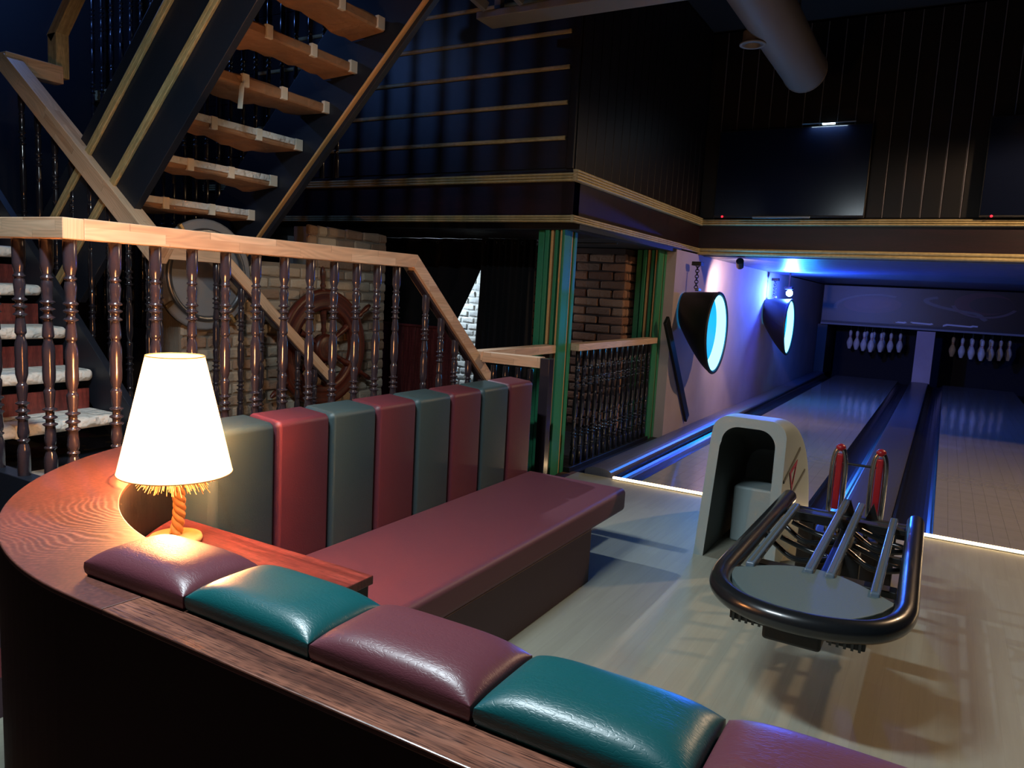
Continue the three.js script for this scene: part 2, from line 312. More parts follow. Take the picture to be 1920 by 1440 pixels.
// ------------------------------------------------------------------ bricks
function brickGeo(l, h, d, c, s) {                 // chamfered block, slightly uneven
  const P = []; let q = s; const j = () => { q = (q * 16807) % 2147483647; return (q / 2147483647 - 0.5) * c * 0.9; };
  for (const sx of [-1, 1]) for (const sy of [-1, 1]) for (const sz of [-1, 1]) { const x = l / 2, y = h / 2, z = d / 2; P.push(V(sx * (x - c) + j(), sy * y + j(), sz * (z - c)), V(sx * x + j(), sy * (y - c) + j(), sz * (z - c)), V(sx * (x - c) + j(), sy * (y - c) + j(), sz * z + j() * 0.6)); }
  return uvm(new ConvexGeometry(P));
}
const brickCol = { tan: [0xa89a88, 0x9a8470, 0xb0a594, 0x8e7460, 0xa49684], red: [0x7c5645, 0x8a6350, 0x6d4b3e, 0x93705c, 0x7a5c4e], white: [0xd0d2cd, 0xc4c6c2, 0xdadbd6, 0xbcbfbd, 0xcfd0ca] };
for (const k in brickCol) brickCol[k] = brickCol[k].map(c => std({ color: c, roughness: 0.92, bumpMap: brickBump, bumpScale: 0.005 }));
// brickwork over a rectangle: u axis along 'x' or 'z', facing outward by `out`
function brickFace(parent, axis, u0, u1, y0, y1, face, out, L, H, mats, joint = 0.012) {
  const G = [1, 2, 3].map(s => brickGeo(L - joint, H - joint, 0.05, 0.013, s * 77)), Gh = [4, 5].map(s => brickGeo(L / 2 - joint, H - joint, 0.05, 0.013, s * 91));
  const rows = Math.floor((y1 - y0) / H + 0.5);
  for (let r = 0; r < rows; r++) {
    let u = u0; let first = r % 2;
    while (u < u1 - 0.02) {
      const half = first || u + L > u1 + 0.02; const l = half ? L / 2 : L; first = 0; if (u + l > u1 + L * 0.3) break;
      const m = part('brick', half ? Gh[Math.floor(rnd() * 2)] : G[Math.floor(rnd() * 3)], mats[Math.floor(rnd() * mats.length)], parent);
      const c = u + l / 2, y = y0 + H * (r + 0.5), f = face + out * rr(-0.004, 0.005);
      if (axis === 'x') { m.position.set(c, y, f); m.rotation.y = rnd() < 0.5 ? 0 : Math.PI; } else { m.position.set(f, y, c); m.rotation.y = Math.PI / 2 * (rnd() < 0.5 ? 1 : -1); }
      m.position.sub(parent.position); u += l;
    }
  }
}
{ const w = struct('wall_brick', new THREE.BoxGeometry(0.22, 2.2, 1.02), M.mortar, [-5.08, 1.12, -5.46], 'tall tan brick pier behind the right half of the ship wheel', 'wall');
  brickFace(w, 'z', -5.98, -4.94, 0.3, 2.24, -4.979, 1, 0.24, 0.097, brickCol.tan); }
{ const w = struct('wall_brick_low', new THREE.BoxGeometry(0.22, 1.86, 1.33), M.mortar, [-5.08, 0.95, -4.28], 'lower tan brick wall between the ship wheel and the grey porthole', 'wall');
  brickFace(w, 'z', -4.94, -3.6, 0.3, 1.87, -4.979, 1, 0.24, 0.097, brickCol.tan); }
{ const w = struct('wall_white_brick', new THREE.BoxGeometry(1.72, 2.3, 0.2), M.whiteMortar, [-5.64, 1.15, -8.45], 'whitewashed brick wall seen bright through the parted curtains', 'wall');
  brickFace(w, 'x', -6.4, -4.8, 0.1, 2.3, -8.362, 1, 0.2, 0.085, brickCol.white); }
{ const w = struct('wall_pillar', new THREE.BoxGeometry(1.33, 2.32, 0.6), M.mortarDark, [-4.095, 1.16, -8.87], 'red-brown brick pillar between the two green posts', 'pillar');
  brickFace(w, 'x', -4.75, -3.4, 0.1, 2.26, -8.58, 1, 0.34, 0.108, brickCol.red, 0.014);
  brickFace(w, 'z', -9.17, -8.56, 0.1, 2.26, -3.443, 1, 0.3, 0.108, brickCol.red, 0.014); }

// ------------------------------------------------------------------ curtains
function curtain(xL, xR, label, zc = -7.5) {                 // edge functions of y
  const t = thing('curtain', label, 'curtain', [0, 0, 0], 'black curtains');
  const nx = 60, ny = 40, pos = [], idx = []; const y0 = 0.15, y1 = 2.328;
  for (let j = 0; j <= ny; j++) for (let i = 0; i <= nx; i++) { const y = y0 + (y1 - y0) * j / ny, u = i / nx, a = xL(y), b = xR(y), n = xL.n || 9; pos.push(a + (b - a) * u, y, zc + 0.035 * Math.sin(u * n * 6.283) + 0.012 * Math.sin(u * n * 13 + j * 0.1)); }
  for (let j = 0; j < ny; j++) for (let i = 0; i < nx; i++) { const a = j * (nx + 1) + i, b = a + 1, c = a + nx + 1, d = c + 1; idx.push(a, b, d, a, d, c); }
  const g = new THREE.BufferGeometry(); g.setAttribute('position', new THREE.Float32BufferAttribute(pos, 3)); g.setIndex(idx); g.computeVertexNormals(); part('cloth', uvm(g), M.curtain, t);
  for (let i = 0; i < 6; i++) { const x = xL(2.26) + (xR(2.26) - xL(2.26)) * (i + 0.5) / 6; part('hook', new THREE.TorusGeometry(0.018, 0.004, 6, 12), M.steel, t, [x, 2.285, zc]); }
  return t;
}
const sm = (a, b, x) => { const t = Math.min(1, Math.max(0, (x - a) / (b - a))); return t * t * (3 - 2 * t); };
curtain(y => -7.6, y => y > 2.12 ? -4.72 : -4.73 - 0.42 * Math.pow((2.12 - y) / 0.85, 1.1) * (y > 1.2 ? 1 : 0) - (y <= 1.2 ? 0.468 : 0), 'black curtain drawn aside in a sweep left of the white brick gap');
curtain(y => -4.73 - 0.03 * sm(2.0, 0.9, y), y => -4.02, 'black curtain hanging straight between the white brick gap and the green post', -7.4);
{ const t = tag(part('curtain_rod', new THREE.CylinderGeometry(0.01, 0.01, 4.6, 10).rotateZ(Math.PI / 2), M.steel, scene, [-5.4, 2.302, -7.5]), 'thin metal rod carrying the black curtains', 'curtain rod'); }
{ const t = thing('wainscot', 'dark red board panel standing in front of the swept curtain', 'panel', [-5.55, 0, -7.3]); for (let i = 0; i < 6; i++) ext('board', -0.54 + i * 0.18, -0.54 + i * 0.18 + 0.174, 0, 1.25, -0.015, 0.015, M.redWood, t, 0.004, 'y', 1); ext('cap_rail', -0.55, 0.55, 1.25, 1.28, -0.03, 0.03, M.redWood, t, 0.005); }
{ // lamp behind the curtain
  const t = thing('wall_lamp', 'small white lamp hidden behind the swept curtain', 'lamp', [-6.0, 1.9, -7.95]);
  part('body', new THREE.CylinderGeometry(0.05, 0.05, 0.08, 16), M.grey, t, [0, 0.05, 0]); part('bulb', new THREE.SphereGeometry(0.045, 16, 12), glow(0xdff0ff, 8), t, [0, -0.02, 0]); pointLight(0xdcefff, 5.5, [0, -0.02, 0], t, 2); ext('stem', -0.008, 0.008, 0.09, 0.43, -0.008, 0.008, M.grey, t);
}

// ------------------------------------------------------------------ green posts
function greenPost(x, z, label) {
  const t = thing('green_post', label, 'post', [x, 0, z], 'green posts');
  ext('core', -0.12, 0.07, 0, 2.345, -0.13, 0.09, M.black, t, 0.004, 'y');
  const fin = (x0, x1, z0, z1, m, y0 = 0, y1 = 2.33, n = 'fin') => ext(n, x0, x1, y0, y1, z0, z1, m, t, 0.006, 'y');
  fin(-0.2, -0.135, 0.02, 0.1, M.green); fin(-0.105, -0.06, 0.07, 0.15, M.green); fin(0.0, 0.035, 0.07, 0.15, M.green); fin(0.08, 0.105, 0.03, 0.16, M.green, 0, 2.34);
  fin(-0.05, -0.022, 0.09, 0.135, M.gold, 0, 2.33, 'gold_strip'); fin(0.047, 0.066, 0.09, 0.135, M.gold, 0, 2.34, 'gold_strip');
  fin(0.07, 0.1, -0.13, -0.07, M.green); fin(0.07, 0.09, -0.055, -0.035, M.gold, 0, 2.33, 'gold_strip'); fin(0.07, 0.1, -0.02, 0.022, M.green);
}
greenPost(-3.215, -6.42, 'fluted green post with gold strips at the near corner of the turned balustrade');
greenPost(-3.17, -8.92, 'fluted green post with gold strips where the lilac lane wall begins');

// ------------------------------------------------------------------ balusters and railings
// symmetric turned profile, half of it from the middle up: [radius, height fraction of half length]
const HALF = [[0.0235, 0], [0.0248, 0.06], [0.024, 0.13], [0.017, 0.185], [0.0155, 0.2], [0.0185, 0.212], [0.0225, 0.222], [0.0222, 0.24], [0.02, 0.3], [0.0165, 0.352], [0.017, 0.362], [0.0275, 0.371], [0.028, 0.378], [0.017, 0.392], [0.016, 0.424], [0.0275, 0.438], [0.028, 0.446], [0.017, 0.46], [0.0165, 0.485], [0.028, 0.496], [0.0285, 0.504], [0.019, 0.52], [0.021, 0.58], [0.0235, 0.63], [0.02, 0.668], [0.0155, 0.68], [0.0235, 0.69], [0.0238, 0.7], [0.016, 0.714], [0.018, 0.73], [0.0245, 0.775], [0.0255, 0.8], [0.0255, 1.0]];
function balusterGeo(len, rs, seg, scale = 1) { const p = HALF.map(([r, h]) => [r * rs * scale, h * len / 2]); const q = p.slice(1).reverse().map(([r, h]) => [r, -h]); return lathe([[0.0001, -len / 2], ...q, ...p, [0.0001, len / 2]], seg); }
const BG = balusterGeo(1.07, 1.05, 14);
const RX = -3.2;
{ // near railing
  const t = thing('stair_railing', 'light wooden handrail on dark turned balusters running behind the couch and down the steps', 'railing');
  bar('handrail', [-3.9, 1.905, -1.8], [-3.15, 1.905, -1.8], 0.09, 0.088, M.pine, t, 0.005);
  { const prof = (pts, grain) => { const g = extrude(pts.map(([z, y]) => [-z, y]), 0.1, 0.004); g.rotateY(Math.PI / 2); g.translate(RX - 0.05, 0, 0); return uvm(g, grain); };
    part('handrail', prof([[-1.845, 1.863], [-4.094, 1.868], [-4.126, 1.956], [-1.845, 1.951]].reverse(), 'z'), M.pine, t);
    part('handrail', prof([[-4.126, 1.956], [-4.094, 1.868], [-5.48, 0.692], [-5.537, 0.759]].reverse(), 'z'), M.pine, t); }
  bar('under_rail', [RX, 1.855, -4.12], [RX, 0.66, -5.53], 0.05, 0.05, M.baluster, t, 0.004);
  for (let k = 0; k < 3; k++) part('baluster', BG, M.baluster, t, [-3.14 - 0.222 * (k + 1) + 0.005, 1.325, -1.8]);
  for (let k = 0; k < 12; k++) part('baluster', BG, M.baluster, t, [RX + 0.01, 1.327, -1.805 - 0.1955 * k]);
  for (let k = 0; k < 6; k++) { const z = -4.13 - 0.195 * (k + 1) + 0.02; part('baluster', BG, M.baluster, t, [RX, 1.327 - (-4.12 - z) * 0.848, z]); }
  ext('curb', RX - 0.04, RX + 0.04, 0.55, 0.79, -4.15, -1.76, M.stringer, t, 0.005, 'z'); ext('curb', -3.95, RX - 0.04, 0.55, 0.79, -1.84, -1.76, M.stringer, t, 0.005);
  bar('closed_string', [RX, 0.66, -4.1], [RX, -0.32 + 0.1, -5.14], 0.06, 0.3, M.stringer, t, 0.005);
}
const X2 = -4.75;
{ // far railing of the same steps
  const t = thing('stair_railing', 'light wooden handrail in front of the ship wheel, slanting down behind the near railing', 'railing');
  bar('handrail', [X2, 1.88, -3.2], [X2, 1.875, -3.83], 0.09, 0.085, M.pine, t, 0.005);
  bar('handrail', [X2, 1.88, -3.8], [X2, 0.9, -4.95], 0.09, 0.085, M.pine, t, 0.005);
  bar('under_rail', [X2, 1.82, -3.82], [X2, 0.84, -4.97], 0.05, 0.05, M.baluster, t, 0.004);
  for (const z of [-3.3, -3.55, -3.77]) part('baluster', BG, M.baluster, t, [X2, 1.3, z]);
  for (let k = 0; k < 5; k++) { const z = -4.0 - 0.2 * k; part('baluster', BG, M.baluster, t, [X2, 1.3 - (-3.8 - z) * 0.852, z]); }
}
{ // railing of the flight rising to the left
  const t = thing('stair_railing', 'wide light handrail slanting up to the upper left corner above the white steps', 'railing'); const z = -3.05;
  bar('handrail', [-4.36, 1.85, z], [-6.12, 3.2, z], 0.12, 0.13, M.pine, t, 0.006);
  bar('handrail', [-6.12, 3.2, z + 0.05], [-6.12, 3.2, z - 0.36], 0.12, 0.13, M.pine, t, 0.006);
  const g = balusterGeo(1.3, 0.9, 10); for (let k = 0; k < 8; k++) { const x = -4.5 - 0.21 * k; part('baluster', g, M.balusterBlack, t, [x, 1.85 + (-4.36 - x) * 0.767 - 0.71, z]); }
}

// ------------------------------------------------------------------ staircase
{ // landing and lower steps
  const t = thing('stair_landing', 'dark stair landing behind the near railing', 'landing');
  ext('deck', -4.75, RX - 0.05, 0.5, 0.57, -4.12, -1.7, M.stringer, t, 0.004);
  ext('side_panel', -3.26, -3.245, 0, 0.5, -4.1, -1.72, M.stringer, t, 0, 'z');
  for (let k = 0; k < 2; k++) { ext('tread', -4.7, RX - 0.06, 0.34 - 0.19 * k, 0.38 - 0.19 * k, -4.42 - 0.3 * k, -4.1 - 0.3 * k, M.redWood, t, 0.005); ext('riser', -4.7, RX - 0.06, 0.34 - 0.19 * (k + 1) > 0 ? 0.19 - 0.19 * k : 0, 0.34 - 0.19 * k, -4.42 - 0.3 * k, -4.4 - 0.3 * k, M.stringer, t); }
  ext('landing_cover', -4.4, -3.3, 0.57, 0.585, -3.0, -1.9, M.foam, t, 0.005);
}
{ // flight rising to the left, treads wrapped in white foam
  const t = thing('stair_flight', 'lower stair flight with white wrapped treads behind the balusters at the left edge', 'staircase');
  for (let k = 0; k < 6; k++) {
    const x = -4.47 - 0.29 * k, y = 0.775 + 0.256 * k;
    const g = new RoundedBoxGeometry(0.34, 0.075, 1.14, 3, 0.03); const p = g.attributes.position; for (let i = 0; i < p.count; i++) p.setY(i, p.getY(i) + 0.008 * Math.sin(p.getZ(i) * 9 + k * 2) * (p.getY(i) < 0 ? 1 : 0.5)); g.computeVertexNormals();
    const tr = part('tread', uvm(g), M.foam, t, [x - 0.16, y + 0.03, -2.26]);
    ext('tape', 0.1, 0.172, -0.041, 0.041, 0.02 + 0.05 * (k % 3), 0.06 + 0.05 * (k % 3), M.tape, tr, 0.008);
    ext('riser', x - 0.31, x - 0.29, y - 0.02 + 0.06, y + 0.2, -2.8, -1.75, M.redWood, t);
  }
  for (const z of [-2.86, -1.7]) bar('stringer', [-4.3, 0.62, z], [-6.3, 2.38, z], 0.05, 0.3, M.stringer, t, 0.004);
}
const C0 = { x: -4.86, y: 2.2, dx: 0.258, dy: 0.257 };
{ // upper flight rising to the right, seen from below
  const t = thing('stair_flight', 'upper stair flight seen from below with treads wrapped in cardboard and tape', 'staircase');
  const zN = -3.1, zF = -4.2;
  for (let k = 0; k < 10; k++) {
    const x = C0.x + C0.dx * k, y = C0.y + C0.dy * k;
    ext('tread', x - 0.3, x - 0.01, y + 0.008, y + 0.045, zF, zN, M.pineTrim, t, 0.004, 'z');
    const tr = new THREE.Group(); tr.name = 'cover'; t.add(tr); tr.position.set(x, y, 0);
    // cardboard wrapped round the underside and edge, sagging a little
    const n = 16, pr = [[-0.3, 0.06], [-0.01, 0.058], [0.004, 0.05], [0.004, 0.004], [-0.006, -0.006], [-0.3, -0.008]], pos = [], idx = [];
    for (let i = 0; i <= n; i++) { const z = zN + (zF - zN) * i / n, s = 0.035 * Math.max(0, Math.sin(Math.PI * 2.0 * (i / n) + k * 1.7)) + 0.008 * Math.sin(i * 2.1 + k); for (let j = 0; j < 6; j++) { const q = pr[j]; pos.push(q[0] + (j === 5 ? -0.0 : 0), q[1] - (j === 5 ? s : j === 4 ? s * 0.15 : 0) + (j < 2 ? Math.abs(s) * 0.25 : 0), z); } }
    for (let i = 0; i < n; i++) for (let j = 0; j < 5; j++) { const a = i * 6 + j, b = a + 1, c = a + 6, d = c + 1; idx.push(a, c, b, b, c, d); }
    const g = new THREE.BufferGeometry(); g.setAttribute('position', new THREE.Float32BufferAttribute(pos, 3)); g.setIndex(idx); const g2 = g.toNonIndexed(); g2.computeVertexNormals(); part('cardboard', uvm(g2, 'z'), M.card, tr).material.side = THREE.DoubleSide;
    for (const f of [0.02, 0.3, 0.62, 0.97]) { const z = zN + (zF - zN) * f + rr(-0.03, 0.03); ext('tape', -0.014, 0.0175, -0.01, 0.072, z - (f > 0.9 || f < 0.05 ? 0.04 : 0.025), z + (f > 0.9 || f < 0.05 ? 0.03 : 0.025), M.tape, tr, 0.003); }
    if (k < 3) ext('foam_strip', -0.02, 0.014, 0.022, 0.068, zF + 0.02, zN - 0.02, M.foam, tr, 0.004, 'z');
  }
  const st = (z, w) => bar('stringer', [-5.5, 1.72, z], [-2.2, 5.03, z], w, 0.62, M.stringer, t, 0.004);
  const a = st(zN + 0.03, 0.05), b = st(zF - 0.03, 0.05);
  // pale strips on the near stringer
  for (const c of [7.16, 7.64]) for (const o of [-0.014, 0.016]) bar('strip', [-5.6, -5.6 + c + o * 1.4, zN + 0.065], [-2.3, -2.3 + c + o * 1.4, zN + 0.065], 0.022, 0.032, M.pineTrim, t, 0.006);
  bar('upper_board', [-5.7, 1.9, zN + 0.02], [-2.4, 5.2, zN + 0.02], 0.03, 0.4, M.stringer, t, 0.004);
  bar('edge_strip', [-5.4, -5.4 + 6.84, zF + 0.0], [-2.1, -2.1 + 6.84, zF], 0.06, 0.016, M.gold, t, 0.003);
  // hanging tape scrap
  bar('tape_scrap', [-4.07, 2.98, -3.42], [-4.09, 2.82, -3.42], 0.002, 0.045, M.tape, t, 0);
  // handrail of this flight
  bar('handrail', [-6.2, 3.2, -3.45], [-6.2, 3.53, -3.45], 0.1, 0.12, M.pineTrim, t, 0.005); bar('handrail', [-6.24, 3.49, -3.45], [-4.7, 5.05, -3.45], 0.1, 0.09, M.pineTrim, t, 0.005);
  ext('landing', -7.8, -6.1, 2.02, 2.12, -4.5, -1.7, M.stringer, t);
}
{ // tall rods behind the flights
  const t = thing('rod_screen', 'screen of tall dark turned rods behind the staircase', 'screen'); const g = balusterGeo(1.35, 0.9, 10);
  for (let k = 0; k < 22; k++) { const x = -7.7 + 0.158 * k; for (const y of k < 16 ? [1.9, 3.25, 4.55] : [3.25, 4.55]) part('rod', g, M.balusterBlack, t, [x, y, -4.62]); }
  ext('rail', -7.88, -7.55, 3.46, 3.56, -4.78, -4.72, M.pineTrim, t, 0.005);
  ext('bottom_rail', -7.8, -5.25, 1.18, 1.225, -4.65, -4.59, M.stringer, t); ext('top_rail', -7.8, -4.2, 5.16, 5.2, -4.65, -4.59, M.stringer, t);
}

// ship wheel
{ const t = thing('ship_wheel', 'large brown wooden ship wheel hung on the tan brick wall', 'ship wheel', [-4.86, 1.14, -5.02]); t.rotation.set(0, Math.PI / 2, 0);
  const inner = new THREE.Group();
  const prof = [[0.34, -0.025], [0.53, -0.025], [0.535, 0.0], [0.52, 0.028], [0.485, 0.032], [0.465, 0.02], [0.41, 0.02], [0.395, 0.032], [0.355, 0.028], [0.34, 0.0], [0.34, -0.025]];
  part('rim', lathe(prof, 48).rotateX(Math.PI / 2), M.wheel, t);
  part('hub', lathe([[0.001, -0.03], [0.13, -0.03], [0.13, 0.03], [0.1, 0.05], [0.04, 0.055], [0.001, 0.06]], 28).rotateX(Math.PI / 2), M.wheel, t);
  const sp = lathe([[0.001, 0.1], [0.02, 0.1], [0.018, 0.14], [0.028, 0.16], [0.02, 0.19], [0.026, 0.26], [0.03, 0.31], [0.036, 0.345]], 12), hd = lathe([[0.024, 0.52], [0.02, 0.545], [0.028, 0.56], [0.018, 0.59], [0.024, 0.64], [0.026, 0.68], [0.018, 0.72], [0.001, 0.735]], 12);
  for (let k = 0; k < 6; k++) { const a = Math.PI / 3 * k + 0.05; part('spoke', sp, M.wheel, t, [0, 0, 0], [0, 0, a]); part('handle', hd, M.wheel, t, [0, 0, 0], [0, 0, a]); }
}
{ const t = thing('porthole', 'round grey porthole plate with a metal ring behind the near handrail', 'porthole', [-4.915, 1.74, -3.8]); t.rotation.y = Math.PI / 2;
  part('plate', lathe([[0.001, 0.02], [0.4, 0.02], [0.42, 0.01], [0.42, -0.015], [0.001, -0.015]], 40).rotateX(Math.PI / 2), M.grey, t);
  part('ring', new THREE.TorusGeometry(0.33, 0.022, 10, 48), M.steel, t, [0, 0, 0.025]);
  for (let k = 0; k < 4; k++) { const a = k * Math.PI / 2 + 0.6; part('clip', B(0.07, 0.03, 0.03, 0.006), M.brass, t, [Math.cos(a) * 0.4, Math.sin(a) * 0.4, 0.03], [0, 0, a]); }
}

// ------------------------------------------------------------------ turned balustrade between the posts, short pale rail
{ const t = thing('turned_balustrade', 'row of thin black turned balusters under an orange-lit rail between the green posts', 'balustrade');
  ext('rail', -3.15, -3.03, 1.205, 1.275, -8.82, -6.56, M.pine, t, 0.005, 'z'); ext('bottom_rail', -3.13, -3.05, 0.0, 0.05, -8.8, -6.56, M.black, t, 0.004, 'z');
  const g = balusterGeo(1.16, 1.02, 10); for (let k = 0; k < 14; k++) part('baluster', g, M.balusterBlack, t, [-3.09, 0.627, -6.68 - 0.156 * k]);
}
{ const t = thing('corner_rail', 'short pale rail with a dark end post just beyond the couch', 'railing');
  ext('rail', -3.14, -2.62, 1.178, 1.26, -5.07, -4.985, M.pine, t, 0.005); ext('rail', -3.25, -3.13, 1.19, 1.265, -6.27, -4.98, M.pine, t, 0.005, 'z');
  ext('end_post', -2.62, -2.54, 0, 1.255, -5.065, -4.99, M.baluster, t, 0.006, 'y'); ext('inner_post', -3.22, -3.15, 0, 1.19, -6.25, -6.18, M.baluster, t, 0.004, 'y');
  const g = balusterGeo(1.12, 0.9, 10); for (let k = 0; k < 4; k++) part('baluster', g, M.balusterBlack, t, [-2.72 - 0.11 * k, 0.6, -5.03]);
  ext('bottom_rail', -3.2, -2.62, 0, 0.04, -5.06, -5.0, M.black, t);
}

// ------------------------------------------------------------------ curved partition
const PC = [-1.69, -2.292], RO = 1.36, RI = 1.04, PEND = -4.97, PRIGHT = 1.3, JX = -1.55;
function arcPts(r, a0, a1, n = 40) { const o = []; for (let i = 0; i <= n; i++) { const a = a0 + (a1 - a0) * i / n; o.push([PC[0] + r * Math.cos(a), PC[1] + r * Math.sin(a)]); } return o; } // angle pi/2 -> +z
{ const t = thing('curved_partition', 'dark wood half-height partition curving round the seating area with an oak top', 'partition');
  const o = 0.002, body = [[PRIGHT, PC[1] + RO - o], ...arcPts(RO - o, Math.PI / 2, Math.PI), [PC[0] - RO + o, PEND], [PC[0] - RI - o, PEND], ...arcPts(RI + o, Math.PI, Math.PI / 2), [PRIGHT, PC[1] + RI + o]];
  part('body', plan(body, 0, 0.986, 0), M.partition, t);
  const straight = [[PRIGHT, PC[1] + RO], [JX, PC[1] + RO], [JX + 0.03, PC[1] + RI], [PRIGHT, PC[1] + RI]];
  part('top_board', plan(straight, 0.986, 1.0, 0.003, 'x'), M.oak, t);
  const curve = [[JX - 0.002, PC[1] + RO], ...arcPts(RO, Math.PI / 2, Math.PI), [PC[0] - RO, PEND], [PC[0] - RI, PEND], ...arcPts(RI, Math.PI, Math.PI / 2), [JX + 0.028, PC[1] + RI]];
  part('top_board', plan(curve, 0.986, 1.0, 0.003, 'z'), M.oakCurve, t);
}
// cushions on the partition
const cushSpec = [[-1.585, -1.135, 0.36, 'maroonLeather', 0.03, 'maroon leather pad on the partition nearest the lamp'], [-1.21, -1.143, 0.375, 'tealLeather', 0, 'teal leather pad on the partition in front of the red wooden table'], [-0.828, -1.143, 0.38, 'maroonLeather', 0, 'maroon leather pad in the middle of the row, between two teal pads'], [-0.443, -1.143, 0.375, 'tealLeather', 0, 'large teal leather pad nearest the bottom edge of the view'], [-0.06, -1.143, 0.38, 'maroonLeather', 0, 'maroon leather pad cut off at the bottom right edge']];
for (const [x, z, w, m, ry, lb] of cushSpec) {
  const ng = padGeo(w, 0.225, 0.034, 0.075);
  const c = part('leather_pad', ng, M[m], scene, [x, 1.0, z], [0, ry, 0]); tag(c, lb, 'cushion', 'leather pads on the partition');
}
function padGeo(w, d, e, H) {          // domed pad with a short upright side
  const N = 32, pos = [], idx = [], gf = t => Math.pow(Math.max(0, 1 - Math.pow(Math.abs(t), 4.0)), 0.55), row = N + 1, cl = t => Math.sin(t * Math.PI / 2);
  for (let j = 0; j <= N; j++) for (let i = 0; i <= N; i++) { const u = cl(i / N * 2 - 1), v = cl(j / N * 2 - 1), k = 1 - 0.012 * (1 - u * u) * 0 ; pos.push(u * w / 2, e + (H - e) * gf(u) * gf(v), v * d / 2); }
  for (let j = 0; j < N; j++) for (let i = 0; i < N; i++) { const a = j * row + i, b = a + 1, c = a + row, f = c + 1; idx.push(a, c, b, b, c, f); }
  const edge = []; for (let i = 0; i < N; i++) edge.push(i); for (let j = 0; j < N; j++) edge.push(j * row + N); for (let i = N; i > 0; i--) edge.push(N * row + i); for (let j = N; j > 0; j--) edge.push(j * row);
  let prev = edge; for (const [y, q] of [[e * 0.6, 1.006], [e * 0.25, 0.995], [0.0, 0.965]]) { const base = pos.length / 3, cur = []; for (const v of edge) { pos.push(pos[v * 3] * q, y, pos[v * 3 + 2] * (1 - (1 - q) * 1.4)); cur.push(base + cur.length); } const n = edge.length; for (let k = 0; k < n; k++) { const a = prev[k], b = prev[(k + 1) % n], c = cur[k], f = cur[(k + 1) % n]; idx.push(a, b, c, b, f, c); } prev = cur; }
  const g = new THREE.BufferGeometry(); g.setAttribute('position', new THREE.Float32BufferAttribute(pos, 3)); g.setIndex(idx); g.computeVertexNormals(); return uvm(g, 'x', [rnd(), rnd()]);
}
function smooth(g) { const p = g.attributes.position, n = g.attributes.normal, map = new Map(), key = i => `${Math.round(p.getX(i) * 1e4)},${Math.round(p.getY(i) * 1e4)},${Math.round(p.getZ(i) * 1e4)}`; for (let i = 0; i < p.count; i++) { const k = key(i); let v = map.get(k); if (!v) map.set(k, v = V(0, 0, 0)); v.x += n.getX(i); v.y += n.getY(i); v.z += n.getZ(i); } for (let i = 0; i < p.count; i++) { const v = map.get(key(i)).clone().normalize(); n.setXYZ(i, v.x, v.y, v.z); } return g; }

// side table between partition and couch
{ const t = thing('side_table', 'red-brown wooden corner table beside the couch under the lamp', 'table'); const r = RI - 0.008, far = -1.925, xr = -1.61;
  const out = rad => [[xr, PC[1] + rad], [PC[0], PC[1] + rad], ...arcPts(rad, Math.PI / 2, Math.PI - 0.366), [xr, far]];
  part('top', plan(out(r), 0.72, 0.752, 0.003, 'x'), M.redWood, t);
  part('body', plan(out(r - 0.004).map(([x, z]) => [x === xr ? xr - 0.012 : x, z === far ? far + 0.01 : z]), 0, 0.72, 0), M.partition, t); }

// couch
{ const t = thing('couch', 'couch with maroon seat and alternating green and red padded backrest panels', 'couch');
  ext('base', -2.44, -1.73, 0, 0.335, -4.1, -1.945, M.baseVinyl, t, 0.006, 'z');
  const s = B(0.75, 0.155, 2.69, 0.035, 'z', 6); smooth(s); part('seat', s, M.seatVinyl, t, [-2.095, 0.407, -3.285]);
  const d = 0.3335, w = d - 0.002, g0 = new RoundedBoxGeometry(0.2, 0.74, w, 8, 0.03), p = g0.attributes.position;
  for (let i = 0; i < p.count; i++) { const Z = p.getZ(i) / (w / 2), Y = p.getY(i), X = p.getX(i), b = 1 - Z * Z * Z * Z; if (X > 0) p.setX(i, X + 0.014 * b); if (Y > 0) p.setY(i, Y + 0.012 * b + (X < 0 && Y > 0.3 ? 0.012 : 0)); p.setZ(i, Math.max(-w / 2, Math.min(w / 2, p.getZ(i) * (1 + 0.03 * (1 - Math.abs(Z))))) ); }
  const g = uvm(g0, 'y'); g.computeVertexNormals(); smooth(g);
  for (let k = 0; k < 8; k++) part('backrest_panel', g, k % 2 ? M.redVinyl : M.greenVinyl, t, [-2.56, 0.755, -1.932 - d * (k + 0.5)]);
  ext('back_board', -2.65, -2.62, 0.3, 1.08, -4.6, -1.94, M.baseVinyl, t, 0.004, 'z');
}

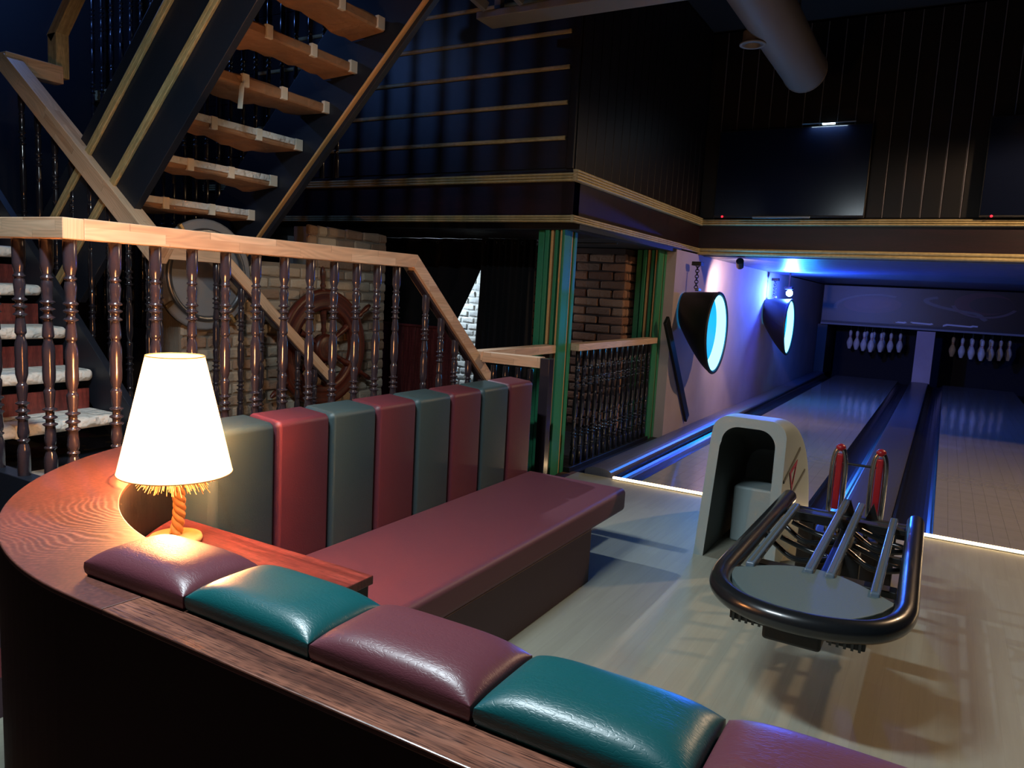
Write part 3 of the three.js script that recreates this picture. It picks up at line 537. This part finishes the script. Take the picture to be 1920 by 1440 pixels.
// ------------------------------------------------------------------ table lamp
{ const t = thing('table_lamp', 'glowing rope table lamp with a tapered cream shade', 'lamp', [-2.40, 0.752, -1.73]);
  part('base', lathe([[0.001, 0], [0.09, 0], [0.095, 0.012], [0.09, 0.025], [0.03, 0.03], [0.001, 0.03]], 28), M.rope, t);
  const strands = []; for (let s = 0; s < 3; s++) { const pts = []; for (let i = 0; i <= 60; i++) { const f = i / 60, a = f * 22 + s * 2.0944; pts.push([0.011 * Math.cos(a) + 0.012 * Math.sin(f * 3.1), 0.028 + f * 0.3, 0.011 * Math.sin(a) - 0.008 * Math.sin(f * 5)]); } strands.push(pts); }
  for (const s of strands) part('rope_strand', tube(s, 0.013, 120, 8), M.rope, t);
  const fr = []; for (let i = 0; i < 220; i++) { const a = rnd() * 6.283, r0 = rr(0.01, 0.03), r1 = rr(0.07, 0.135), y = 0.275 + rr(-0.01, 0.01); fr.push(tube([[r0 * Math.cos(a), y, r0 * Math.sin(a)], [(r0 + r1) / 2 * Math.cos(a + 0.1), y + rr(-0.012, 0.01), (r0 + r1) / 2 * Math.sin(a + 0.1)], [r1 * Math.cos(a), y - rr(0.03, 0.08), r1 * Math.sin(a)]], 0.0016, 6, 4)); }
  const fm = part('rope_fringe', mergeGeometries(fr), M.rope, t); fm.userData.kind = 'stuff';
  part('socket', new THREE.CylinderGeometry(0.018, 0.022, 0.08, 16), M.brass, t, [0, 0.36, 0]);
  part('bulb', new THREE.SphereGeometry(0.032, 20, 14), glow(0xffc27a, 12), t, [0, 0.43, 0]);
  const sh = lathe([[0.198, 0.268], [0.1, 0.698], [0.098, 0.698], [0.196, 0.268], [0.198, 0.268]], 64);
  part('shade', sh, phys({ color: 0xffe6c4, roughness: 1, transmission: 0.55, thickness: 0, side: THREE.DoubleSide, emissive: 0xffc48a, emissiveIntensity: 2.0 }), t);
  for (const [r, y] of [[0.197, 0.268], [0.099, 0.698]]) part('shade_rim', new THREE.TorusGeometry(r, 0.0025, 6, 64).rotateX(Math.PI / 2), M.rope, t, [0, y, 0]);
  pointLight(0xffb878, 3.6, [0, 0.43, 0], t, 1.6);
}

// ------------------------------------------------------------------ ball return
{ const t = thing('ball_return', 'grey ball return hood with black oval ball rack standing at the foul line', 'ball return');
  // hood: arch loft, height falls toward the pins
  const xL = -1.35, xR = -0.81, zF = -5.03, D = 1.42, NT = 24, NA = 80;
  const arch = (h, ins) => { const a = [], l = xL + ins, r = xR - ins, top = Math.max(0.02, h - ins), c = Math.min(0.11, top * 0.45, (r - l) / 2), lean = 0.062 * h; for (let i = 0; i <= NA; i++) { const f = i / NA; let x, y; const s = top - c;
      if (f < 0.3) { y = s * f / 0.3; x = l + lean * (y / Math.max(h, 0.01)); } else if (f < 0.42) { const q = (f - 0.3) / 0.12 * Math.PI / 2; x = l + lean * 0.95 + c * (1 - Math.cos(q)); y = s + c * Math.sin(q); } else if (f < 0.58) { const q = (f - 0.42) / 0.16; x = (l + lean * 0.95 + c) * (1 - q) + (r - c) * q; y = top; } else if (f < 0.7) { const q = (f - 0.58) / 0.12 * Math.PI / 2; x = r - c + c * Math.sin(q); y = s + c * Math.cos(q); } else { x = r; y = s * (1 - (f - 0.7) / 0.3); } a.push([x, y]); } return a; };
  const H = q => 0.965 * Math.pow(Math.max(0, 1 - Math.pow(q, 2.3)), 0.62) + 0.03;
  const sheet = (ins, t1, flip) => { const pos = [], idx = []; for (let j = 0; j <= NT; j++) { const q = j / NT * t1, a = arch(H(q), ins); for (const [x, y] of a) pos.push(x, y, zF - D * q); } const n = NA + 1; for (let j = 0; j < NT; j++) for (let i = 0; i < NA; i++) { const a = j * n + i, b = a + 1, c = a + n, d = c + 1; flip ? idx.push(a, c, b, b, c, d) : idx.push(a, b, c, b, d, c); } const g = new THREE.BufferGeometry(); g.setAttribute('position', new THREE.Float32BufferAttribute(pos, 3)); g.setIndex(idx); g.computeVertexNormals(); return g.toNonIndexed(); };
  const rim = (() => { const A = arch(H(0), 0), I = arch(H(0), 0.066), pos = []; for (let i = 0; i < NA; i++) { const [a, b, c, d] = [A[i], A[i + 1], I[i], I[i + 1]]; const z = zF; pos.push(a[0], a[1], z, c[0], c[1], z, b[0], b[1], z, b[0], b[1], z, c[0], c[1], z, d[0], d[1], z); } const g = new THREE.BufferGeometry(); g.setAttribute('position', new THREE.Float32BufferAttribute(pos, 3)); g.computeVertexNormals(); return g; })();
  const hm = M.hood.clone(); hm.side = THREE.DoubleSide; const hood = part('hood', uvm(mergeGeometries([sheet(0, 1, false), rim].map(g => { g.deleteAttribute('uv'); return g; }))), hm, t);
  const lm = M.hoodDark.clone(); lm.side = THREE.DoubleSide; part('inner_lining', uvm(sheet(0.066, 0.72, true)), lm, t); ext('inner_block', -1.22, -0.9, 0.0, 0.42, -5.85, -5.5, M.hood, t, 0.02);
  // side seams and the printed triangle
  for (const [a, b] of [[[xR + 0.004, 0.60, -5.06], [xR + 0.004, 0.74, -5.62]], [[xR + 0.004, 0.40, -5.2], [xR + 0.004, 0.52, -5.95]]]) bar('seam', a, b, 0.008, 0.022, M.hoodDark, t, 0.002);
  { const g = extrude([[0, 0], [0.13, 0.21], [-0.16, 0.17]], 0.003, 0, [[[-0.005, 0.05], [-0.095, 0.15], [0.08, 0.175]]]); part('red_triangle_mark', g, M.red, t, [xR + 0.002, 0.46, -5.42], [0, Math.PI / 2, 0]); }
  // oval bumper ring
  const Y = 0.55;
  const U = []; for (let i = 0; i <= 8; i++) U.push([-0.74 - 0.01 * i / 8, Y, -4.9 + 1.5 * i / 8]); for (const p of [[-0.745, -3.28], [-0.71, -3.13], [-0.62, -3.01], [-0.5, -2.95], [-0.36, -2.935], [-0.22, -2.965], [-0.11, -3.03], [-0.04, -3.15], [-0.015, -3.28]]) U.push([p[0], Y, p[1]]); for (let i = 0; i <= 8; i++) U.push([-0.012 - 0.015 * i / 8, Y, -3.4 - 1.4 * i / 8]);
  part('bumper_ring', tube(U, 0.045, 160, 16), M.blackTube, t); for (const q of [U[0], U[U.length - 1]]) part('ring_end', new THREE.SphereGeometry(0.045, 16, 10), M.blackTube, t, q);
  const pl = []; for (let i = 0; i <= 20; i++) { const f = i / 20; pl.push([-0.72 + 0.66 * f, -3.33 + 0.37 * Math.sin(Math.PI * f) ** 0.7]); } for (let i = 20; i >= 0; i--) { const f = i / 20; pl.push([-0.72 + 0.66 * f, -3.36 - 0.22 * Math.sin(Math.PI * f)]); }
  part('end_plate', plan(pl, Y - 0.03, Y + 0.012, 0.004), M.plate, t);
  for (const [x, z0, z1] of [[-0.655, -3.42, -4.66], [-0.415, -3.5, -4.99], [-0.325, -3.5, -4.95], [-0.135, -3.38, -4.72]]) { const r = ext('track_bar', x - 0.02, x + 0.02, Y - 0.005, Y + 0.03, z1, z0, M.railPlastic, t, 0.008, 'z'); ext('groove', -0.006, 0.006, 0.0165, 0.0185, -(z0 - z1) / 2 + 0.02, (z0 - z1) / 2 - 0.02, M.hoodDark, r); }
  for (const [x0, z] of [[-0.68, -4.1], [-0.68, -4.45], [-0.32, -4.2], [-0.32, -4.55]]) part('guide_loop', tube([[x0, Y - 0.06, z], [x0 + 0.12, Y - 0.12, z + 0.03], [x0 + 0.24, Y - 0.12, z - 0.02], [x0 + 0.27, Y - 0.13, z - 0.13], [x0 + 0.15, Y - 0.12, z - 0.17], [x0 + 0.02, Y - 0.07, z - 0.14]], 0.016, 40, 8), M.blackTube, t);
  for (const z of [-3.42, -4.05, -4.6]) for (const [x0, x1] of [[-0.75, -0.65], [-0.14, -0.02]]) ext('bracket', x0, x1, Y - 0.03, Y, z - 0.02, z + 0.02, M.black, t, 0.004);
  ext('cross_beam', -0.7, -0.06, Y - 0.1, Y - 0.04, -3.72, -3.64, M.black, t, 0.006); ext('cross_beam', -0.7, -0.06, Y - 0.1, Y - 0.04, -4.82, -4.74, M.black, t, 0.006); ext('spine', -0.41, -0.33, Y - 0.16, Y - 0.1, -4.95, -3.15, M.black, t, 0.01, 'z');
  for (const [x, z] of [[-0.3, -4.25], [-0.16, -4.78], [-0.6, -4.78]]) { ext('leg', x - 0.045, x + 0.045, 0.02, Y - 0.08, z - 0.04, z + 0.04, M.black, t, 0.01, 'y'); ext('foot', x - 0.09, x + 0.09, 0, 0.025, z - 0.09, z + 0.09, M.black, t, 0.008); }
  const ub = ext('switch_box', -0.5, -0.28, Y - 0.115, Y - 0.035, -3.08, -2.97, M.black, t, 0.015); for (const [x0, x1] of [[-0.64, -0.5], [-0.27, -0.13]]) { ext('grille', x0, x1, Y - 0.085, Y - 0.035, -3.09, -3.02, M.black, t, 0.006); for (let k = 0; k < 5; k++) ext('grille_fin', x0 + 0.012 + k * 0.026, x0 + 0.022 + k * 0.026, Y - 0.088, Y - 0.038, -3.02, -3.012, M.blackTube, t); }
  // uprights at the far end
  const up = (x, z) => { const r = 0.035; part('upright', tube([[x - r, 0.3, z], [x - r, 0.78, z], [x - r * 0.6, 0.84, z], [x, 0.862, z], [x + r * 0.6, 0.84, z], [x + r, 0.78, z], [x + r, 0.3, z]], 0.016, 60, 10), M.chrome, t); ext('red_pad', x - 0.02, x + 0.02, 0.45, 0.82, z - 0.012, z + 0.012, M.red, t, 0.01, 'y'); part('red_cap', new THREE.SphereGeometry(0.03, 14, 10).scale(1, 0.8, 1), M.red, t, [x, 0.86, z]); };
  up(-0.5, -5.2); up(-0.265, -5.2); part('tie_rod', new THREE.CylinderGeometry(0.008, 0.008, 0.24, 8).rotateZ(Math.PI / 2), M.black, t, [-0.38, 0.76, -5.2]);
  ext('motor_housing', -0.62, -0.16, 0.0, 0.3, -5.5, -5.1, M.black, t, 0.03); ext('cross_beam', -0.7, -0.06, 0.42, 0.47, -5.06, -5.0, M.black, t, 0.01); for (const x of [-0.43, -0.3]) part('stop_fin', extrude([[0, 0], [0.07, 0], [0.035, 0.1]], 0.02), M.black, t, [x, 0.47, -5.04]);
}

// ------------------------------------------------------------------ cyan bowl lamps on the lane wall
function bowlLamp(z, label, k) {
  const t = thing('bowl_lamp', label, 'wall lamp', [-2.95, 1.37, z], 'cyan bowl lamps'); const R = 0.5, X = 0.46, n = 40, m = 12;
  const ring = (f, shrink) => { const r = (R - shrink) * (1 - 0.55 * Math.pow(1 - f, 1.35)), cy = (R - shrink - r) * 0.92, cz = 0.0; const o = []; for (let i = 0; i <= n; i++) { const a = i / n * Math.PI * 2; const y = Math.sin(a), pinch = y < -0.55 ? 1 + 0.12 * (-y - 0.55) : 1; o.push([0.02 + (X - 0.02) * f, cy + r * y * pinch, cz + r * Math.cos(a)]); } return o; };
  const loft = (shrink, f0, flip, f1 = 1) => { const pos = [], idx = []; for (let j = 0; j <= m; j++) for (const p of ring(f0 + (f1 - f0) * j / m, shrink)) pos.push(...p); for (let j = 0; j < m; j++) for (let i = 0; i < n; i++) { const a = j * (n + 1) + i, b = a + 1, c = a + n + 1, d = c + 1; flip ? idx.push(a, c, b, b, c, d) : idx.push(a, b, c, b, d, c); } const g = new THREE.BufferGeometry(); g.setAttribute('position', new THREE.Float32BufferAttribute(pos, 3)); g.setIndex(idx); g.computeVertexNormals(); return g; };
  const bm = M.black.clone(); bm.side = THREE.DoubleSide; part('shell', loft(0, 0, false), bm, t);
  part('rim', tube(ring(1, 0.015).slice(0, n), 0.022, 80, 8, true), M.black, t);
  const gm = glow(0x10a8e8, 1.1 * k), gw = glow(0x8ae6ff, 2.6 * k); gm.side = gw.side = THREE.DoubleSide; part('glowing_liner', loft(0.04, 0.4, true, 0.74), gm, t); part('glowing_band', loft(0.04, 0.74, true, 1), gw, t);
  const bp = new THREE.Shape(); ring(0.45, 0.045).slice(0, n).forEach((p, i) => i ? bp.lineTo(p[2], p[1]) : bp.moveTo(p[2], p[1])); const bg = new THREE.ShapeGeometry(bp); bg.rotateY(-Math.PI / 2); bg.rotateY(Math.PI); bg.translate(0.02 + (X - 0.02) * 0.45, 0, 0); const gm2 = glow(0x0098d8, 0.9 * k); gm2.side = THREE.DoubleSide; part('glowing_back', bg, gm2, t);
  // chain up to the ceiling
  const link = new THREE.TorusGeometry(0.022, 0.006, 6, 14); for (let i = 0; i < 9; i++) part('chain_link', link, M.black, t, [0.14, 0.55 + i * 0.034, -0.05], [0, i % 2 ? Math.PI / 2 : 0, 0]);
  ext('hook_plate', 0.08, 0.2, 0.82, 0.87, -0.12, 0.02, M.black, t, 0.006); part('clamp', B(0.05, 0.04, 0.12, 0.01), M.steel, t, [0.16, 0.52, -0.08]);
  return t;
}
{ const a = bowlLamp(-9.45, 'black bowl lamp glowing cyan, the nearer one beside the green post', 1); pointLight(0x1aa8ff, 5, [0.56, 0, 0], a, 12); }
{ const b = bowlLamp(-14.45, 'black bowl lamp glowing cyan, the farther one under the bright blue spotlight', 1); pointLight(0x1aa8ff, 5, [0.56, 0, 0], b, 12); }
{ // blue spotlight on the far bowl
  const t = thing('blue_spotlight', 'dazzling blue-white spotlight above the farther cyan bowl lamp', 'spotlight', [-2.56, 1.98, -14.5]);
  ext('housing', -0.07, 0.07, 0.06, 0.12, -0.06, 0.06, M.black, t, 0.015); part('lens', new THREE.SphereGeometry(0.06, 20, 14), glow(0x6aa8ff, 60), t, [0.02, -0.005, 0.03]); spotLight(0x2048ff, 170, [0.03, 0.0, 0.1], [1.0, 1.6, 1.6], 1.0, 0.8, t, 3); pointLight(0x3a60ff, 30, [0.02, -0.005, 0.03], t, 3);
  ext('bracket', -0.012, 0.012, 0.12, 0.36, -0.012, 0.012, M.black, t);
}

// ------------------------------------------------------------------ pin end
{ // masking board with printed swirls
  const cv = document.createElement('canvas'); cv.width = 2048; cv.height = 512; const c = cv.getContext('2d');
  c.fillStyle = '#0a0b12'; c.fillRect(0, 0, 2048, 512);
  const blob = (x, y, rx, ry, col) => { c.fillStyle = col; c.beginPath(); c.ellipse(x, y, rx, ry, -0.1, 0, 7); c.fill(); };
  blob(330, 250, 190, 120, '#3c1c26'); blob(340, 240, 120, 70, '#46222c'); blob(1010, 170, 170, 150, '#3a1a26'); blob(1060, 180, 130, 110, '#100e1a');
  c.lineWidth = 26; c.strokeStyle = '#4c4e56'; c.beginPath(); c.moveTo(90, 330); c.bezierCurveTo(60, 180, 300, 60, 480, 130); c.stroke();
  c.lineWidth = 34; c.beginPath(); c.moveTo(740, 110); c.bezierCurveTo(560, 150, 760, 260, 960, 300); c.bezierCurveTo(1020, 320, 1000, 360, 1040, 390); c.stroke();
  c.lineWidth = 24; c.strokeStyle = '#50464e'; c.beginPath(); c.arc(1020, 160, 190, 0.4, 2.9); c.stroke(); blob(1500, 260, 180, 120, '#34353c'); blob(1800, 220, 120, 130, '#381c26');
  c.strokeStyle = '#b8bcc4'; c.lineWidth = 22; const dash = (x0, x1, y) => { c.beginPath(); c.moveTo(x0, y); for (let x = x0; x < x1; x += 14) c.lineTo(x, y + ((x * 37) % 11) - 5); c.stroke(); };
  dash(505, 575, 478); dash(600, 740, 478); dash(800, 1010, 480);
  const tx = new THREE.CanvasTexture(cv); tx.colorSpace = THREE.SRGBColorSpace;
  const t = thing('masking_board', 'dark printed masking board with red and white swirls above the pins', 'masking board', [0, 0, -21.1]);
  ext('print_panel', -2.85, 4.4, 1.42, 2.34, -0.03, -0.01, M.black, t); const pg = new THREE.PlaneGeometry(7.2, 0.9); part('print', pg, std({ map: tx, roughness: 0.4 }), t, [0.76, 1.88, -0.006]);
  ext('edge_strip', -2.85, 4.4, 1.325, 1.375, -0.03, 0.03, M.grey, t, 0.006); ext('lower_band', -2.85, 4.4, 1.375, 1.42, -0.03, 0.0, M.black, t);
}
function pinDeck(cx, lbs) {
  const prof = [[0.001, 0], [0.026, 0], [0.03, 0.01], [0.036, 0.03], [0.052, 0.075], [0.0605, 0.115], [0.058, 0.15], [0.043, 0.195], [0.027, 0.232], [0.0235, 0.254], [0.025, 0.275], [0.031, 0.31], [0.0325, 0.335], [0.028, 0.362], [0.016, 0.378], [0.001, 0.381]].map(p => [p[0] * 1.35, p[1] * 1.35]), g = lathe(prof, 18), str = lathe([[0.045 * 1.35 * 0.62, 0], [0.045 * 1.35 * 0.6, 0.01]], 12);
  let n = 0; for (let r = 0; r < 4; r++) for (let k = 0; k <= r; k++) {
    const x = cx + (k - r / 2) * 0.41, z = -21.55 - r * 0.355;
    const order = [['head pin at the front'], ['left pin of the second row', 'right pin of the second row'], ['left pin of the third row', 'middle pin of the third row', 'right pin of the third row'], ['leftmost pin of the back row', 'inner left pin of the back row', 'inner right pin of the back row', 'rightmost pin of the back row']][r][k];
    const t = thing('bowling_pin', 'white ' + order + ', ' + lbs, 'bowling pin', [x, 0.66, z], cx < 0 ? 'pins of the lane beside the lilac wall' : 'pins of the right-hand lane'); part('body', g, M.pin, t); for (const y of [0.325, 0.36]) part('red_stripe', new THREE.TorusGeometry(0.034, 0.006, 6, 20).rotateX(Math.PI / 2), M.red, t, [0, y, 0]); part('cord', new THREE.CylinderGeometry(0.004, 0.004, 1.2, 6), M.grey, t, [0, 0.514 + 0.6, 0]); n++;
  }
}
pinDeck(-1.635, 'hanging in the pit beside the lilac wall');
pinDeck(0.825, 'hanging in the pit of the right-hand lane');
tag(ext('lane_column', -0.6, -0.2, 0, 1.3, -21.4, -21.12, M.plaster, scene, 0.006, 'y'), 'grey-brown column between the two pin pits', 'column');
tag(ext('pit_side', -2.94, -2.7, 0, 1.32, -22.9, -21.3, M.black, scene), 'black pit side panel at the end of the lilac wall', 'panel');

// ------------------------------------------------------------------ screens, duct, track
function screenTV(x0, x1, label) {
  const t = thing('wall_screen', label, 'screen', [(x0 + x1) / 2, 2.835, -9.88], 'wall screens'); const w = x1 - x0, h = 1.085;
  ext('case', -w / 2, w / 2, 0, h, -0.05, 0.0, M.black, t, 0.006); ext('panel', -w / 2 + 0.012, w / 2 - 0.012, 0.022, h - 0.012, 0.0, 0.004, phys({ color: 0x0a1022, roughness: 0.16 }), t); ext('soundbar_lip', -w / 2 + 0.5, w / 2 - 0.6, -0.012, 0.012, 0, 0.014, M.steel, t, 0.003);
  part('standby_light', new THREE.SphereGeometry(0.014, 10, 8), glow(0xff2030, 3), t, [-w / 2 + 0.12, 0.01, 0.01]);
  ext('bracket', -0.2, 0.2, 0.3, 0.8, -0.085, -0.05, M.black, t);
  return t;
}
screenTV(-2.775, -0.98, 'large dark wall screen with a small lamp on its upper edge');
screenTV(0.18, 1.98, 'large dark wall screen at the right edge');
{ const t = thing('screen_lamp', 'small bright lamp on the upper edge of the large wall screen', 'lamp', [-1.47, 3.935, -9.84]); ext('housing', -0.3, 0.3, 0, 0.012, -0.02, 0.02, M.steel, t, 0.003); ext('lens', -0.07, 0.07, -0.012, 0, -0.015, 0.015, glow(0xcfeeff, 14), t); areaLight(0xcfeaff, 40, 0.4, 0.03, [-1.47, 3.918, -9.835], [-1.47, 2, -9.86]); }
function duct(x, z1, label) {
  const t = thing('air_duct', label, 'air duct', [x, 4.28, 0], 'air ducts'); const r = 0.225;
  part('pipe', new THREE.CylinderGeometry(r, r, z1 - (-0.5) < 0 ? -z1 - 0.5 : 1, 40, 1).rotateX(Math.PI / 2), M.duct, t, [0, 0, (z1 - 0.5) / 2]);
  part('end_collar', new THREE.TorusGeometry(r, 0.008, 6, 40), M.duct, t, [0, 0, z1 + 0.02]);
  const v = part('outlet', lathe([[0.09, 0], [0.09, -0.09], [0.115, -0.1], [0.115, -0.115], [0.07, -0.115], [0.07, -0.04], [0.001, -0.04]], 28), M.duct, t, [-0.15, -0.12, z1 + 1.75]);
  for (const z of [z1 + 0.6, z1 + 3.2, z1 + 5.8]) ext('hanger', -0.01, 0.01, r, 0.92, z - 0.01, z + 0.01, M.steel, t);
}
duct(-1.62, -8.85, 'grey round air duct with a ring outlet running toward the wall screen');
duct(0.62, -8.85, 'grey round air duct at the upper right corner');
{ const t = thing('ceiling_track', 'grey ceiling beam with struts across the top of the view', 'ceiling beam', [0, 0, -5.62]); ext('beam', -3.7, 1.2, 4.0, 4.06, -0.16, 0.1, M.grey, t, 0.008); for (const x of [-3.55, -3.0, -1.5, 0]) ext('hanger', x - 0.03, x + 0.03, 4.06, 5.2, -0.05, 0.01, M.grey, t); bar('strut', [-3.6, 4.08, 0.1], [-4.0, 4.5, 0.9], 0.05, 0.08, M.grey, t); bar('strut', [-3.25, 4.08, 0.1], [-3.6, 4.5, 0.9], 0.05, 0.08, M.grey, t); }

// spots on the ceiling track and over the lanes
function trackSpot(pos, target, color, cd, angle, label, cat = 'spotlight') {
  const t = thing('track_spot', label, cat, pos); const d = V(...target).sub(V(...pos)).normalize(), q = new THREE.Quaternion().setFromUnitVectors(V(0, -1, 0), d);
  const can = part('can', lathe([[0.001, 0.09], [0.045, 0.09], [0.05, 0.08], [0.05, -0.05], [0.044, -0.05], [0.042, 0.0], [0.001, 0.0]], 24), M.black, t); can.quaternion.copy(q);
  const ln = part('lens', new THREE.CylinderGeometry(0.04, 0.04, 0.006, 20), glow(color, 4), t); ln.quaternion.copy(q); ln.position.copy(d.clone().multiplyScalar(0.006));
  const f = d.clone().multiplyScalar(0.06); spotLight(color, cd, [f.x, f.y, f.z], [d.x, d.y, d.z].map(v => v * 3), angle, 0.9, t, 2); return t;
}
trackSpot([-2.45, 2.26, -10.2], [-2.95, 0.75, -13.2], 0xffd8cc, 22, 1.0, 'small black spotlight under the low ceiling above the nearer cyan lamp');
// ------------------------------------------------------------------ light fittings out of view
{ const t = thing('ceiling_light', 'cool white linear ceiling light above the seating area', 'ceiling light', KEY); ext('body', -0.48, 0.48, 0, 0.06, -0.1, 0.1, M.grey, t, 0.006); ext('diffuser', -0.45, 0.45, -0.012, 0, -0.08, 0.08, glow(0xd9ecff, 4), t); for (const x of [-0.4, 0.4]) ext('hanger', x - 0.004, x + 0.004, 0.06, 1.4, -0.004, 0.004, M.steel, t); }
{ const t = thing('blue_wall_lamp', 'small blue lamp high above the stair landing', 'lamp', [-6.9, 4.7, -3.4]); part('lens', new THREE.SphereGeometry(0.05, 16, 12), glow(0x6aa0ff, 6), t); ext('stem', -1.0, -0.04, -0.01, 0.01, -0.01, 0.01, M.steel, t); pointLight(0x6a9cff, 4, [0, 0, 0], t, 2); }
{ const t = thing('stair_spot', 'small cool spotlight above the stairs', 'spotlight', SIDE); part('lens', new THREE.SphereGeometry(0.05, 16, 12), glow(0xcfe4ff, 10), t); ext('hanger', -0.006, 0.006, 0.05, 0.85, -0.006, 0.006, M.steel, t); spotLight(0xcfe2f4, 48, [0, -0.06, 0], [-1.2 - SIDE[0], -SIDE[1], -4.7 - SIDE[2]], 0.32, 0.9, t, 2); }
{ const t = thing('pendant_lamp', 'warm shaded pendant lamp out of view beside the screens', 'pendant lamp', [1.9, 3.95, -8.2]); part('shade', lathe([[0.05, 0.22], [0.2, 0.03], [0.205, 0.03], [0.055, 0.225]], 32), M.brass, t); part('bulb', new THREE.SphereGeometry(0.045, 16, 12), glow(0xffc080, 8), t, [0, 0.05, 0]); ext('cord', -0.004, 0.004, 0.22, 1.25, -0.004, 0.004, M.black, t); spotLight(0xffd4a6, 40, [0, 0.0, 0], [0, -3, 0], 1.5, 0.12, t, 4); }

renderer.render(scene, camera);
